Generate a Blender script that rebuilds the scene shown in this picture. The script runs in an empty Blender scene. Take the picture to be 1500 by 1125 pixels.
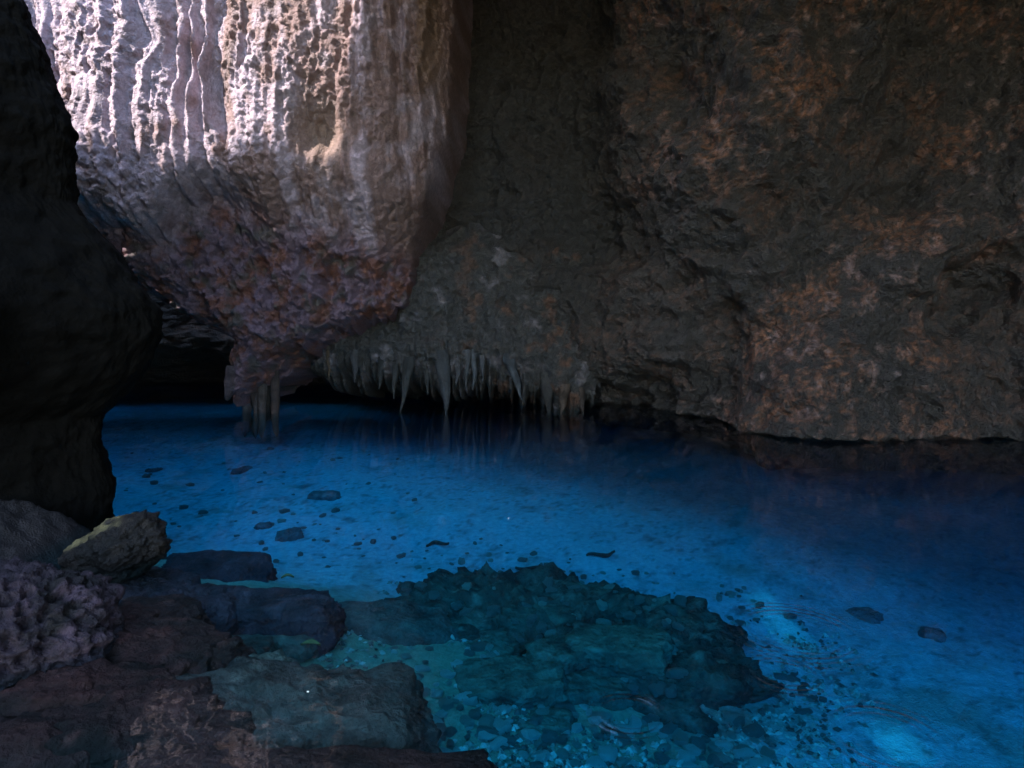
import bpy, bmesh, math, random
import numpy as np

# ------------------------------------------------------------------ camera, sky, sun, exposure
S = bpy.context.scene
C = S.collection
CAM_H, HOR, FPX = 1.7, 470.0, 1000.0        # eye height (m), horizon row and focal length in photo pixels (1500 wide)

cam_d = bpy.data.cameras.new('camera')
cam_d.lens = 24.0
cam_d.sensor_width = 36.0
cam_d.shift_y = -(562.5 - HOR) / 1500.0
cam_d.clip_start, cam_d.clip_end = 0.05, 500
cam = bpy.data.objects.new('camera', cam_d)
cam.location = (0, 0, CAM_H)
cam.rotation_euler = (math.radians(90), 0, 0)
C.objects.link(cam)
S.camera = cam

SUN = np.array([-0.62, -0.46, 0.63]); SUN /= np.linalg.norm(SUN)
sun_el = math.asin(SUN[2]); sun_az = math.atan2(SUN[0], SUN[1])
w = bpy.data.worlds.new('World'); S.world = w; w.use_nodes = True
nt = w.node_tree; nt.nodes.clear()
sky = nt.nodes.new('ShaderNodeTexSky'); sky.sky_type = 'NISHITA'; sky.sun_disc = False
sky.ozone_density = 3.0; sky.air_density = 1.5; sky.sun_elevation = sun_el; sky.sun_rotation = sun_az
bg = nt.nodes.new('ShaderNodeBackground'); bg.inputs['Strength'].default_value = 0.15
wo = nt.nodes.new('ShaderNodeOutputWorld')
nt.links.new(sky.outputs[0], bg.inputs[0]); nt.links.new(bg.outputs[0], wo.inputs[0])

sd = bpy.data.lights.new('sun', 'SUN'); sd.energy = 2.0; sd.angle = math.radians(0.53); sd.color = (1.0, 0.95, 0.91)
so = bpy.data.objects.new('sun', sd); C.objects.link(so)
from mathutils import Vector
so.rotation_euler = Vector(SUN).to_track_quat('Z', 'Y').to_euler()
so.location = (-20, -5, 25)

ROOF_EDGE, BLOCKER_RISE = -1.9, 1.58          # where the roof is cut for light (x), slope of the added sun blocker
vs = S.view_settings
vs.view_transform = 'Standard'; vs.look = 'None'; vs.gamma = 1.0; vs.exposure = 3.25; vs.use_curve_mapping = False
S.cycles.use_denoising = True
S.cycles.max_bounces = 8; S.cycles.diffuse_bounces = 5; S.cycles.glossy_bounces = 3
S.cycles.transparent_max_bounces = 12
S.cycles.caustics_reflective = False; S.cycles.caustics_refractive = False
S.cycles.sample_clamp_indirect = 4.0

# ------------------------------------------------------------------ numpy noise
rng = np.random.default_rng(7)
_T = 32
_G = rng.normal(size=(_T, _T, _T, 3)).astype(np.float32)
_G /= np.linalg.norm(_G, axis=-1, keepdims=True)
_G = _G.reshape(-1, 3)
_R = np.linalg.qr(rng.normal(size=(3, 3)))[0]

def gnoise(P):
    """gradient noise about -1..1 at the points P (N,3)"""
    P = np.asarray(P, dtype=np.float64)
    I = np.floor(P).astype(np.int64)
    F = (P - I).astype(np.float32)
    U = F * F * F * (F * (F * 6 - 15) + 10)
    out = np.zeros(len(P), np.float32)
    for dx in (0, 1):
        wx = U[:, 0] if dx else 1 - U[:, 0]
        for dy in (0, 1):
            wy = U[:, 1] if dy else 1 - U[:, 1]
            for dz in (0, 1):
                wz = U[:, 2] if dz else 1 - U[:, 2]
                k = ((I[:, 0] + dx) % _T * _T + (I[:, 1] + dy) % _T) * _T + (I[:, 2] + dz) % _T
                g = _G[k]
                out += wx * wy * wz * (g[:, 0] * (F[:, 0] - dx) + g[:, 1] * (F[:, 1] - dy) + g[:, 2] * (F[:, 2] - dz))
    return out * 1.5

def fbm(P, octs=4, lac=2.03, gain=0.5, off=0.0, ridged=False):
    P = np.asarray(P, dtype=np.float64) + off
    a, s, n = 1.0, 0.0, 0.0
    for _ in range(octs):
        v = gnoise(P)
        if ridged:
            v = 1 - 2 * np.abs(v)
        s = s + a * v; n += a
        a *= gain; P = (P * lac) @ _R + 3.7
    return s / n

_J = rng.random((_T * _T * _T, 3)).astype(np.float32)
def worley(P):
    """distance to the nearest cell point"""
    P = np.asarray(P, dtype=np.float64)
    I = np.floor(P).astype(np.int64)
    F = (P - I).astype(np.float32)
    best = np.full(len(P), 9.0, np.float32)
    for dx in (-1, 0, 1):
        for dy in (-1, 0, 1):
            for dz in (-1, 0, 1):
                k = ((I[:, 0] + dx) % _T * _T + (I[:, 1] + dy) % _T) * _T + (I[:, 2] + dz) % _T
                d = _J[k] + np.array([dx, dy, dz], np.float32) - F
                best = np.minimum(best, (d * d).sum(1))
    return np.sqrt(best)

def sst(a, b, x):
    t = np.clip((x - a) / (b - a), 0, 1)
    return t * t * (3 - 2 * t)

def bump1(x, c, wd):
    return np.exp(-((x - c) / wd) ** 2)

def mixc(c, d, t):
    return c * (1 - t[:, None]) + np.asarray(d) * t[:, None]

# ------------------------------------------------------------------ materials
def new_mat(name):
    m = bpy.data.materials.new(name); m.use_nodes = True
    m.node_tree.nodes.clear()
    return m, m.node_tree.nodes, m.node_tree.links

def rock_mat(name, scale=9.0, bump=0.03, rough=(0.55, 0.95), mott=0.6, spec=0.4, solid=None, pits=0.5):
    """rock: colour from the 'tint' attribute (or one solid colour), mottled and roughened by procedural noise"""
    m, N, L = new_mat(name)
    out = N.new('ShaderNodeOutputMaterial'); b = N.new('ShaderNodeBsdfPrincipled')
    L.new(b.outputs[0], out.inputs[0])
    tc = N.new('ShaderNodeTexCoord')
    n1 = N.new('ShaderNodeTexNoise'); n1.inputs['Scale'].default_value = scale; n1.inputs['Detail'].default_value = 8; n1.inputs['Roughness'].default_value = 0.65
    n2 = N.new('ShaderNodeTexNoise'); n2.inputs['Scale'].default_value = scale * 4.3; n2.inputs['Detail'].default_value = 5
    v = N.new('ShaderNodeTexVoronoi'); v.inputs['Scale'].default_value = scale * 2.2
    for n in (n1, n2, v):
        L.new(tc.outputs['Object'], n.inputs['Vector'])
    mr = N.new('ShaderNodeMapRange'); mr.inputs[1].default_value = 0.3; mr.inputs[2].default_value = 0.7
    mr.inputs[3].default_value = 1 - mott; mr.inputs[4].default_value = 1 + mott
    L.new(n1.outputs[0], mr.inputs[0])
    if solid is None:
        at = N.new('ShaderNodeAttribute'); at.attribute_name = 'tint'; col = at.outputs['Color']
    else:
        rgb = N.new('ShaderNodeRGB'); rgb.outputs[0].default_value = (*solid, 1); col = rgb.outputs[0]
    mul = N.new('ShaderNodeVectorMath'); mul.operation = 'SCALE'
    L.new(col, mul.inputs[0]); L.new(mr.outputs[0], mul.inputs['Scale'])
    L.new(mul.outputs[0], b.inputs['Base Color'])
    rr = N.new('ShaderNodeMapRange'); rr.inputs[1].default_value = 0.3; rr.inputs[2].default_value = 0.7
    rr.inputs[3].default_value = rough[0]; rr.inputs[4].default_value = rough[1]
    L.new(n2.outputs[0], rr.inputs[0]); L.new(rr.outputs[0], b.inputs['Roughness'])
    b.inputs['Specular IOR Level'].default_value = spec
    ad = N.new('ShaderNodeMath'); ad.operation = 'MULTIPLY_ADD'; ad.inputs[1].default_value = pits
    L.new(v.outputs['Distance'], ad.inputs[0]); L.new(n2.outputs[0], ad.inputs[2])
    ad2 = N.new('ShaderNodeMath'); ad2.operation = 'ADD'
    L.new(ad.outputs[0], ad2.inputs[0]); L.new(n1.outputs[0], ad2.inputs[1])
    bp = N.new('ShaderNodeBump'); bp.inputs['Strength'].default_value = 1.0; bp.inputs['Distance'].default_value = bump
    L.new(ad2.outputs[0], bp.inputs['Height']); L.new(bp.outputs[0], b.inputs['Normal'])
    return m

M_FLOW = rock_mat('limestone_flowstone', 14, 0.022, (0.5, 0.9), 0.35, 0.35)
M_WALL = rock_mat('cave_rock', 9, 0.05, (0.35, 0.9), 0.6, 0.5)
M_DARK = rock_mat('dark_wet_rock', 7, 0.01, (0.8, 0.98), 0.35, 0.05)
M_BOUL = rock_mat('pitted_shore_rock', 16, 0.014, (0.5, 0.9), 0.6, 0.25)
M_SLAB = rock_mat('submerged_rock', 8, 0.035, (0.6, 0.95), 0.55, 0.2)
M_BED = rock_mat('lake_sand', 16, 0.02, (0.8, 1.0), 0.25, 0.1, pits=0.2)
M_COB = [rock_mat('cobble_rock', 40, 0.008, (0.6, 0.9), 0.4, 0.2, c) for c in
         ((0.44, 0.44, 0.36), (0.27, 0.26, 0.20), (0.17, 0.15, 0.12), (0.10, 0.09, 0.075))]
M_LEAF = rock_mat('fallen_leaf', 60, 0.002, (0.5, 0.7), 0.3, 0.3, (0.26, 0.13, 0.035))
M_TWIG = rock_mat('waterlogged_wood', 40, 0.004, (0.6, 0.9), 0.4, 0.2, (0.05, 0.035, 0.025))
M_PALE = rock_mat('pale_shell', 60, 0.002, (0.3, 0.5), 0.2, 0.4, (0.75, 0.72, 0.66))

def pix(px, py, z=0.0):
    """photo pixel -> ground point at height z"""
    d = (CAM_H - z) * FPX / (py - HOR)
    return ((px - 750) / FPX * d, d, z)
RINGS = [(*pix(920, 1046)[:2], 0.20, 0.035), (*pix(1165, 925)[:2], 0.42, 0.05), (*pix(1300, 1080)[:2], 0.30, 0.05), (*pix(1150, 985)[:2], 0.22, 0.04)]
def water_mat():
    m, N, L = new_mat('clear_blue_water')
    out = N.new('ShaderNodeOutputMaterial')
    tr = N.new('ShaderNodeBsdfTransparent'); tr.inputs[0].default_value = (0.97, 0.99, 1, 1)
    gl = N.new('ShaderNodeBsdfGlossy'); gl.inputs['Roughness'].default_value = 0.02
    fr = N.new('ShaderNodeFresnel'); fr.inputs['IOR'].default_value = 1.27
    mx = N.new('ShaderNodeMixShader')
    ge = N.new('ShaderNodeNewGeometry')                       # the same reflectance from both sides, as the surface does not bend rays
    io = N.new('ShaderNodeMapRange'); io.inputs[3].default_value = 1.33; io.inputs[4].default_value = 1 / 1.33
    L.new(ge.outputs['Backfacing'], io.inputs[0]); L.new(io.outputs[0], fr.inputs['IOR'])
    tc = N.new('ShaderNodeTexCoord')
    n1 = N.new('ShaderNodeTexNoise'); n1.inputs['Scale'].default_value = 2.6; n1.inputs['Detail'].default_value = 2
    n2 = N.new('ShaderNodeTexNoise'); n2.inputs['Scale'].default_value = 11; n2.inputs['Detail'].default_value = 1
    L.new(tc.outputs['Object'], n1.inputs['Vector']); L.new(tc.outputs['Object'], n2.inputs['Vector'])
    h = N.new('ShaderNodeMath'); h.operation = 'MULTIPLY_ADD'; h.inputs[1].default_value = 0.22
    L.new(n2.outputs[0], h.inputs[0]); L.new(n1.outputs[0], h.inputs[2])
    def mt(op, a, b=None, c=None):
        q = N.new('ShaderNodeMath'); q.operation = op
        for i_, v_ in enumerate((a, b, c)):
            if v_ is None: continue
            if hasattr(v_, 'links'): L.new(v_, q.inputs[i_])
            else: q.inputs[i_].default_value = v_
        return q.outputs[0]
    sp = N.new('ShaderNodeSeparateXYZ'); L.new(tc.outputs['Object'], sp.inputs[0])
    am = N.new('ShaderNodeMapRange'); am.inputs[1].default_value = 3.2; am.inputs[2].default_value = 7.0; am.inputs[3].default_value = 2.2; am.inputs[4].default_value = 0.15
    L.new(sp.outputs['Y'], am.inputs[0])
    hh = mt('MULTIPLY', h.outputs[0], am.outputs[0])
    for cx_, cy_, rad, lam in RINGS:                          # rings left by drops falling from the roof
        vd = N.new('ShaderNodeVectorMath'); vd.operation = 'DISTANCE'
        L.new(tc.outputs['Object'], vd.inputs[0]); vd.inputs[1].default_value = (cx_, cy_, 0)
        r_ = vd.outputs['Value']
        env = mt('EXPONENT', mt('MULTIPLY', mt('POWER', mt('DIVIDE', mt('SUBTRACT', r_, rad * 0.72), rad * 0.28), 2.0), -1.0))
        hh = mt('ADD', hh, mt('MULTIPLY', mt('MULTIPLY', mt('SINE', mt('MULTIPLY', r_, 6.283 / lam)), env), 1.3))
    bp = N.new('ShaderNodeBump'); bp.inputs['Strength'].default_value = 1.0; bp.inputs['Distance'].default_value = 0.003
    L.new(hh, bp.inputs['Height'])
    L.new(bp.outputs[0], gl.inputs['Normal']); L.new(bp.outputs[0], fr.inputs['Normal'])
    L.new(fr.outputs[0], mx.inputs[0]); L.new(tr.outputs[0], mx.inputs[1]); L.new(gl.outputs[0], mx.inputs[2])
    L.new(mx.outputs[0], out.inputs['Surface'])
    va = N.new('ShaderNodeVolumeAbsorption')
    va.inputs['Color'].default_value = (0.0, 0.83, 0.965, 1); va.inputs['Density'].default_value = 1.35
    L.new(va.outputs[0], out.inputs['Volume'])
    return m
M_WATER = water_mat()

# ------------------------------------------------------------------ helpers
def tag(o, label=None, cat=None, group=None, kind=None):
    if label: o['label'] = label
    if cat: o['category'] = cat
    if group: o['group'] = group
    if kind: o['kind'] = kind
    return o

def link(name, me, mat=None, parent=None):
    o = bpy.data.objects.new(name, me)
    C.objects.link(o)
    if parent is not None: o.parent = parent
    if mat is not None and me is not None:
        me.materials.clear(); me.materials.append(mat)
    return o

def empty(name, loc):
    o = bpy.data.objects.new(name, None); C.objects.link(o); o.location = loc
    o.empty_display_size = 0.2
    return o

def mesh_np(name, V, F, tint=None, smooth=True):
    """mesh from arrays: V (n,3), F (m,4) or (m,3), tint (n,3)"""
    me = bpy.data.meshes.new(name)
    V = np.ascontiguousarray(V, np.float32); F = np.ascontiguousarray(F, np.int32)
    k = F.shape[1]
    me.vertices.add(len(V)); me.vertices.foreach_set('co', V.ravel())
    me.loops.add(F.size); me.loops.foreach_set('vertex_index', F.ravel())
    me.polygons.add(len(F)); me.polygons.foreach_set('loop_start', np.arange(0, F.size, k, dtype=np.int32))
    me.polygons.foreach_set('use_smooth', np.full(len(F), bool(smooth)))
    me.update(calc_edges=True)
    if tint is not None:
        a = me.attributes.new('tint', 'FLOAT_COLOR', 'POINT')
        a.data.foreach_set('color', np.ascontiguousarray(np.c_[np.clip(tint, 0.001, 0.95), np.ones(len(V))], np.float32).ravel())
    me.validate()
    return me

def grid_faces(nu, nv, flip=False):
    i = np.arange(nu * nv).reshape(nv, nu)
    a, b, c, d = i[:-1, :-1].ravel(), i[:-1, 1:].ravel(), i[1:, 1:].ravel(), i[1:, :-1].ravel()
    return np.stack([a, d, c, b] if flip else [a, b, c, d], 1)

def smooth_curve(pts, n):
    """Catmull-Rom through 2D points, n samples"""
    P = np.array(pts, float)
    P = np.vstack([2 * P[0] - P[1], P, 2 * P[-1] - P[-2]])
    t = np.linspace(0, len(pts) - 1 - 1e-6, n)
    i = t.astype(int); f = (t - i)[:, None]
    p0, p1, p2, p3 = P[i], P[i + 1], P[i + 2], P[i + 3]
    return 0.5 * ((2 * p1) + (-p0 + p2) * f + (2 * p0 - 5 * p1 + 4 * p2 - p3) * f ** 2 + (-p0 + 3 * p1 - 3 * p2 + p3) * f ** 3)

# ------------------------------------------------------------------ lake bed
def bed(X, Y):
    """height of the sandy floor under the water"""
    X = np.asarray(X, float); Y = np.asarray(Y, float)
    P = np.c_[X, Y, np.zeros_like(X)]
    z = -0.98 + 0.28 * sst(5.5, 9.0, Y) - 0.12 * sst(1.5, 6.0, X) + 0.25 * sst(11, 15, Y) * sst(-2, -4.5, X)
    sh = sst(1.2, -1.5, X - 0.35 * (Y - 4.0)) * sst(7.2, 4.6, Y + 0.25 * X)      # shallow shelf at the near left
    z = z + sh * (0.30 + 0.25 * sst(-0.8, -2.6, X))
    z = z + 0.06 * fbm(P * 0.8, 3, off=11) + 0.025 * fbm(P * 3.1, 3, off=5) 
    z = z + 0.6 * sst(-2.9, -4.0, X) * sst(6.6, 5.4, Y)
    return z

nu, nv = 520, 470
yy = 0.8 * (19.0 / 0.8) ** np.linspace(0, 1, nv)
sx = np.linspace(-1, 1, nu)
Yg = np.repeat(yy, nu)
Xg = (np.tile(sx, nv)) * (2.5 + 0.92 * Yg)
Xg = np.clip(Xg, -16, 11.5)
zb = bed(Xg, Yg)
P = np.c_[Xg, Yg, 0 * Xg]
near = sst(8.0, 4.0, Yg)
zf = zb + (0.10 * fbm(P * 3.5, 4, off=44, ridged=True) + 0.04 * fbm(P * 12, 3, off=45)) * sst(-2.6, -3.3, Xg) * sst(7.0, 6.0, Yg) + 0.018 * fbm(P * 9, 3, off=2) * (0.5 + near) + 0.010 * fbm(P * 26, 2, off=3) * near
gz = sst(0.15, 0.5, fbm(P * 1.1, 3, off=21) + 0.3 * near)
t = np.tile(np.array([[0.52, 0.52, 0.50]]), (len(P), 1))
t = mixc(t, (0.34, 0.33, 0.27), gz * 0.8)
t = mixc(t, (0.12, 0.11, 0.09), sst(0.10, 0.45, fbm(P * 2.8, 5, gain=0.65, off=31)) * 0.7)
t = mixc(t, (0.16, 0.15, 0.13), sst(0.12, 0.4, fbm(P * 9.0, 3, gain=0.7, off=35) + 0.25 * fbm(P * 1.3, 2, off=36)) * 0.7)
t = mixc(t, (0.085, 0.085, 0.082), sst(-0.8, 3.2, Xg + 0.95 * (Yg - 9.3) + 1.2 * fbm(P * 0.5, 3, off=37)) * 0.85 * sst(-6.0, -3.5, Xg))  # shade painted into the sand, beyond a diagonal towards the far right
t = mixc(t, (0.20, 0.245, 0.15), sst(2.2, 0.6, Xg + 0.3 * fbm(P, 2, off=33)) * sst(6.6, 5.4, Yg) * 0.9)
t = mixc(t, (0.03, 0.025, 0.025), 0 * Xg)
t = mixc(t, (0.16, 0.08, 0.045), sst(-0.9, -2.0, Xg) * sst(5.4, 4.4, Yg) * 0.9)
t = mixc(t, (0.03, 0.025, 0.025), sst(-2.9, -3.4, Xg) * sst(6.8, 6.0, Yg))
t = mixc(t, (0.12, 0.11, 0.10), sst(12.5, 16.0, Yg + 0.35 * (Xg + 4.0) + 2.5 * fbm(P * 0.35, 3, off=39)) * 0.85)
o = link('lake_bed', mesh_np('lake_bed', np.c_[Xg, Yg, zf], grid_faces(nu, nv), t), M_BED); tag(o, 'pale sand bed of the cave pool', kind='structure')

# ------------------------------------------------------------------ water body
def box_mesh(name, x0, x1, y0, y1, z0, z1):
    v = [(x, y, z) for z in (z0, z1) for y in (y0, y1) for x in (x0, x1)]
    f = [(0, 2, 3, 1), (4, 5, 7, 6), (0, 1, 5, 4), (2, 6, 7, 3), (0, 4, 6, 2), (1, 3, 7, 5)]
    return mesh_np(name, np.array(v), np.array(f), smooth=False)
o = link('water', box_mesh('water', -17, 12, -8, 20, -6, 0), M_WATER); tag(o, 'still clear blue cave pool water', kind='structure')

# ------------------------------------------------------------------ back wall and right wall
def wall_tint(P, u, v):
    n1 = fbm(P * 1.0, 4, off=41); n2 = fbm(P * 4.5, 5, gain=0.65, off=51); n3 = fbm(P * 13.0, 3, gain=0.7, off=61)
    c = np.tile(np.array([[0.043, 0.035, 0.032]]), (len(P), 1))
    rust = sst(0.02, 0.35, n1 * 0.6 + n2 * 0.8 + 0.10)
    # diagonal rusty bands on the right half
    dg = (u - 1230) + (v - 0) * 0.75
    band = bump1(dg, 0, 130) * sst(330, 200, v) + bump1((u - 1160) + (v - 540) * 0.8, 0, 110) * sst(250, 380, v) \
        + sst(1330, 1450, u) * sst(450, 250, v) + 0.8 * bump1(u, 960, 60) * sst(120, 30, v) \
        + 0.6 * sst(1080, 1150, u) * sst(1420, 1330, u) * sst(470, 520, v)
    a = np.clip(rust * (0.25 + 1.1 * np.clip(band, 0, 1)), 0, 1)
    c = mixc(c, (0.34, 0.135, 0.065), np.clip(a * 1.25, 0, 1) * sst(-0.25, 0.35, n3))
    pale = sst(0.12, 0.45, n2 + 0.5 * n3) * np.clip(band, 0, 1)
    c = mixc(c, (0.34, 0.26, 0.27), pale * 0.7)
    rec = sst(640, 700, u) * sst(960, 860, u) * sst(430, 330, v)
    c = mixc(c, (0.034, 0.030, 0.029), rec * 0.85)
    return c * 0.46

plan = [(-15, 14.5), (-12, 16.2), (-9, 17.2), (-6, 17.2), (-3.2, 16.0), (-1.2, 14.2), (0.3, 13.4), (1.8, 12.7), (2.9, 11.6), (3.8, 10.9),
        (4.8, 10.6), (6.0, 10.4), (7.4, 10.0), (8.6, 8.6), (9.3, 6.0), (9.7, 2.5), (9.9, -1), (10, -7)]
nz = 430
cv = smooth_curve(plan, 5000)
ku = (cv[:, 0] / cv[:, 1].clip(1)) * 1000 + 750
dens = np.where((cv[:, 1] > 7.5) & (ku > 560) & (ku < 1620), 6.0, 1.0)
cum = np.r_[0, np.cumsum(np.linalg.norm(np.diff(cv, axis=0), axis=1) * dens[1:])]
nw = 760
sidx = np.linspace(0, cum[-1], nw)
cx = np.interp(sidx, cum, cv[:, 0]); cy = np.interp(sidx, cum, cv[:, 1])
tx, ty = np.gradient(cx), np.gradient(cy); ln = np.hypot(tx, ty); nx, ny = ty / ln, -tx / ln   # towards the cave inside
zz = np.r_[np.linspace(-3.2, -1.2, 6)[:-1], np.linspace(-1.2, -0.3, 24)[:-1], np.linspace(-0.3, 7.8, nz - 49), np.linspace(7.8, 12.5, 21)[1:]]
nzz = len(zz)
BX, BZ = np.tile(cx, nzz), np.repeat(zz, nw); BY = np.tile(cy, nzz)
NX, NY = np.tile(nx, nzz), np.tile(ny, nzz)
u = BX / np.clip(BY, 3, None) * 1000 + 750; v = HOR - (BZ - CAM_H) / np.clip(BY, 3, None) * 1000
P = np.c_[BX, BY, BZ]
D = 0.75 * fbm(P * 0.35, 3, off=1)
dg = (u - 1230) + v * 0.75
onr = sst(960, 1060, u) * sst(1650, 1560, u)
D += 0.55 * bump1(dg, 0, 150) * sst(420, 230, v) * onr                       # diagonal ridge falling to the left
D -= 0.55 * bump1((u - 1330) + (v - 250) * 0.9, 0, 100) * onr                # gully right of it
D += 0.50 * bump1((u - 1190) + (v - 520) * 0.8, 0, 130) * sst(260, 380, v) * onr
D -= 0.45 * bump1(u, 1260, 70) * bump1(v, 480, 60)                           # shallow niche
D += 0.45 * sst(930, 1200, u + 200 * fbm(P * 0.9, 3, off=68)) * sst(420, 660, v) * sst(1700, 1560, u)        # foot sloping out to the water
D -= 0.5 * sst(660, 720, u) * sst(930, 860, u) * sst(420, 320, v)            # smooth dark recess
und = 0.45 * fbm(P * np.array([0.8, 0.8, 0.3]), 3, off=66) + 0.15 * fbm(P * 3, 3, off=67)
D -= 1.5 * sst(1160, 900, u + 160 * und) * sst(1.15, 0.1, BZ + und)                           # undercut above the waterline
for hu, hv, wu, wv, dp in ((880, 350, 60, 60, 0.6), (1050, 490, 55, 60, 0.6), (1410, 440, 70, 60, 0.7), (1150, 300, 50, 50, 0.4), (1010, 120, 50, 70, 0.5), (1330, 110, 60, 60, 0.5), (960, 560, 90, 30, 0.5)):
    D -= dp * bump1(u + 60 * fbm(P * 1.2, 3, off=58), hu, wu) * bump1(v + 60 * fbm(P * 1.2, 3, off=59), hv, wv)     # dark hollows
D += 0.9 * sst(6.5, 11, BZ)                                                  # leans in towards the roof
D -= 1.8 * sst(0.05, -0.22, BZ)                                              # cut back below the waterline
P = np.c_[BX + NX * D, BY + NY * D, BZ]                                      # finer relief follows the big forms
d2 = 0.42 * fbm(P * 0.9, 4, off=8, ridged=True) + 0.17 * fbm(P * 2.6, 4, off=18) + 0.085 * fbm(P * 7.5, 3, off=28) + 0.03 * fbm(P * 20, 2, off=38)
d2 -= 0.10 * np.clip(0.45 - worley(P * np.array([3.0, 3.0, 2.4])), 0, 1)
V = np.c_[P[:, 0] + NX * d2, P[:, 1] + NY * d2, BZ + 0.10 * fbm(P * 3, 3, off=77)]
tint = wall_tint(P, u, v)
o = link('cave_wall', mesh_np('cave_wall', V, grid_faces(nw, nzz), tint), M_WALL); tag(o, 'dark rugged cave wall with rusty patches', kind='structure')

# ------------------------------------------------------------------ left wall: near black rock mass
edge = [(-3.2, -3.80), (-1.0, -3.72), (0.0, -3.70), (0.12, -3.66), (0.30, -3.72), (0.55, -3.78), (0.82, -3.80), (1.0, -3.62), (1.25, -3.40), (1.57, -3.27),
        (1.80, -3.30), (2.10, -3.50), (2.45, -3.76), (2.78, -4.05), (3.25, -4.08), (3.50, -4.08), (4.05, -4.32), (4.66, -4.53), (5.4, -4.8), (7, -5.0), (10, -5.3)]
ez = np.array(edge)[:, 0]; ex = np.array(edge)[:, 1]
nr = 300
rz = np.r_[np.linspace(-3, 5.4, nr), np.linspace(5.5, 7.4, 12)]
# section (offset from the edge point): front side runs back past the camera, rear side runs out to the left
sec = np.array([(-3.2, -13.5), (-3.0, -9), (-2.6, -5.5), (-1.9, -3.2), (-1.1, -1.6), (-0.45, -0.65), (-0.12, -0.2), (0, 0.0), (-0.10, 0.25), (-0.5, 0.65), (-1.4, 1.0), (-3.5, 1.3), (-6, 1.2), (-9.5, 0.6)])
sc_ = smooth_curve(sec, 240)
# concentrate samples at the visible edge
d_edge = np.hypot(sc_[:, 0], sc_[:, 1]); wgt = 1 / (0.12 + d_edge)
cum = np.cumsum(wgt); sidx = np.interp(np.linspace(cum[0], cum[-1], 200), cum, np.arange(240))
SX = np.interp(sidx, np.arange(240), sc_[:, 0]); SY = np.interp(sidx, np.arange(240), sc_[:, 1])
E = np.interp(rz, ez, ex)
X = (E[:, None] + SX[None, :]).ravel(); Y = (6.25 + 0 * E[:, None] + SY[None, :]).ravel(); Z = np.repeat(rz, 200)
P = np.c_[X, Y, Z]
far = np.tile(np.clip(np.hypot(SX, SY) / 1.5, 0, 1), len(rz))
D = (0.5 * fbm(P * 0.7, 3, off=3)) * far + 0.10 * fbm(P * 2.2, 3, off=13) * (0.25 + far) + 0.075 * fbm(P * 6, 4, gain=0.6, off=23)
nxs, nys = np.gradient(SY), -np.gradient(SX); l2 = np.hypot(nxs, nys); nxs, nys = np.tile(nxs / l2, len(rz)), np.tile(nys / l2, len(rz))
V = np.c_[X + nxs * D, Y + nys * D, Z]
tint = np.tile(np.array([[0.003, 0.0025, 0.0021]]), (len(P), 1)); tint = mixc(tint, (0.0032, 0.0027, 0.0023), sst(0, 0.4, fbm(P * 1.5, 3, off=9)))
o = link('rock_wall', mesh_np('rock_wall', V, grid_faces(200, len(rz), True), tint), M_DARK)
tag(o, 'near black overhanging rock wall in silhouette along the left edge', 'rock wall')

# rock roof over the right half; the left half is a collapsed skylight with an unseen sheet added to block the low sun
lx, ly = np.linspace(-3.5, 12, 100), np.linspace(-5, 17.5, 115); n, m = 100, 115
gx, gy = np.meshgrid(lx, ly); X, Y = gx.ravel(), gy.ravel()
P = np.c_[X, Y, 0 * X]
Z = 9.2 + 0.5 * fbm(P * 0.5, 4, off=71) + 0.15 * fbm(P * 2, 3, off=81)
bot = np.c_[X, Y, Z]; top = bot + SUN * 0.7
f = grid_faces(n, m, True); k = n * m
hole = X < ROOF_EDGE - 2.2 * sst(7, 10, Y) + 0.8 * fbm(P * 0.6, 3, off=73)
f = f[~hole[f].any(1)]
F = np.vstack([f, f[:, ::-1] + k])
e = np.vstack([f[:, [0, 1]], f[:, [1, 2]], f[:, [2, 3]], f[:, [3, 0]]])
_, inv, cnt = np.unique(np.sort(e, 1), axis=0, return_inverse=True, return_counts=True)
be = e[cnt[inv.ravel()] == 1]
F = np.vstack([F, np.stack([be[:, 1], be[:, 0], be[:, 0] + k, be[:, 1] + k], 1)])
V = np.vstack([bot, top])
o = link('cave_roof', mesh_np('cave_roof', V, F, np.tile([[0.08, 0.075, 0.07]], (len(V), 1))), M_WALL); tag(o, 'rock roof of the cave', kind='structure')

FLECK_SLITS = [(np.array(pix(1150, 910, -1.0)), 0.5, 0.016), (np.array(pix(1310, 1090, -1.0)), 0.2, 0.018)]     # slits cut in the unseen blocker to throw sun flecks on the bed
cr = [(q - SUN * (q[0] + 13.0) / SUN[0], hl, hw) for q, hl, hw in FLECK_SLITS]
ly, lz = np.linspace(-24, 17, 330), np.linspace(-3, 36, 110)
for c, hl, hw in cr:
    ly = ly[np.abs(np.abs(ly - c[1]) - hl) > 0.1]; lz = lz[np.abs(lz - c[2]) > 0.25]
ly = np.sort(np.r_[ly, [c[1] + e_ * hl for c, hl, hw in cr for e_ in (-1, 1)]]); lz = np.sort(np.r_[lz, [c[2] + e_ * hw for c, hl, hw in cr for e_ in (-1, 1)]])
gy, gz_ = np.meshgrid(ly, lz); Y, Z = gy.ravel(), gz_.ravel()
P = np.c_[0 * Y, Y, Z]
V = np.c_[-13.0 + 0.25 * fbm(P * 0.4, 4, off=91), Y, Z]
f = grid_faces(len(ly), len(lz))
fy, fz = Y[f].mean(1), Z[f].mean(1)
ok = fz < 7.4 + 3.4 * sst(7.25, 7.9, fy) + BLOCKER_RISE * np.clip(7.8 - fy, 0, None) + 9.0 * np.clip(3.2 - fy, 0, None) + 0.6 * fbm(np.c_[fy * 0.9, 0 * fy, 0 * fy], 3, off=93)
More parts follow.
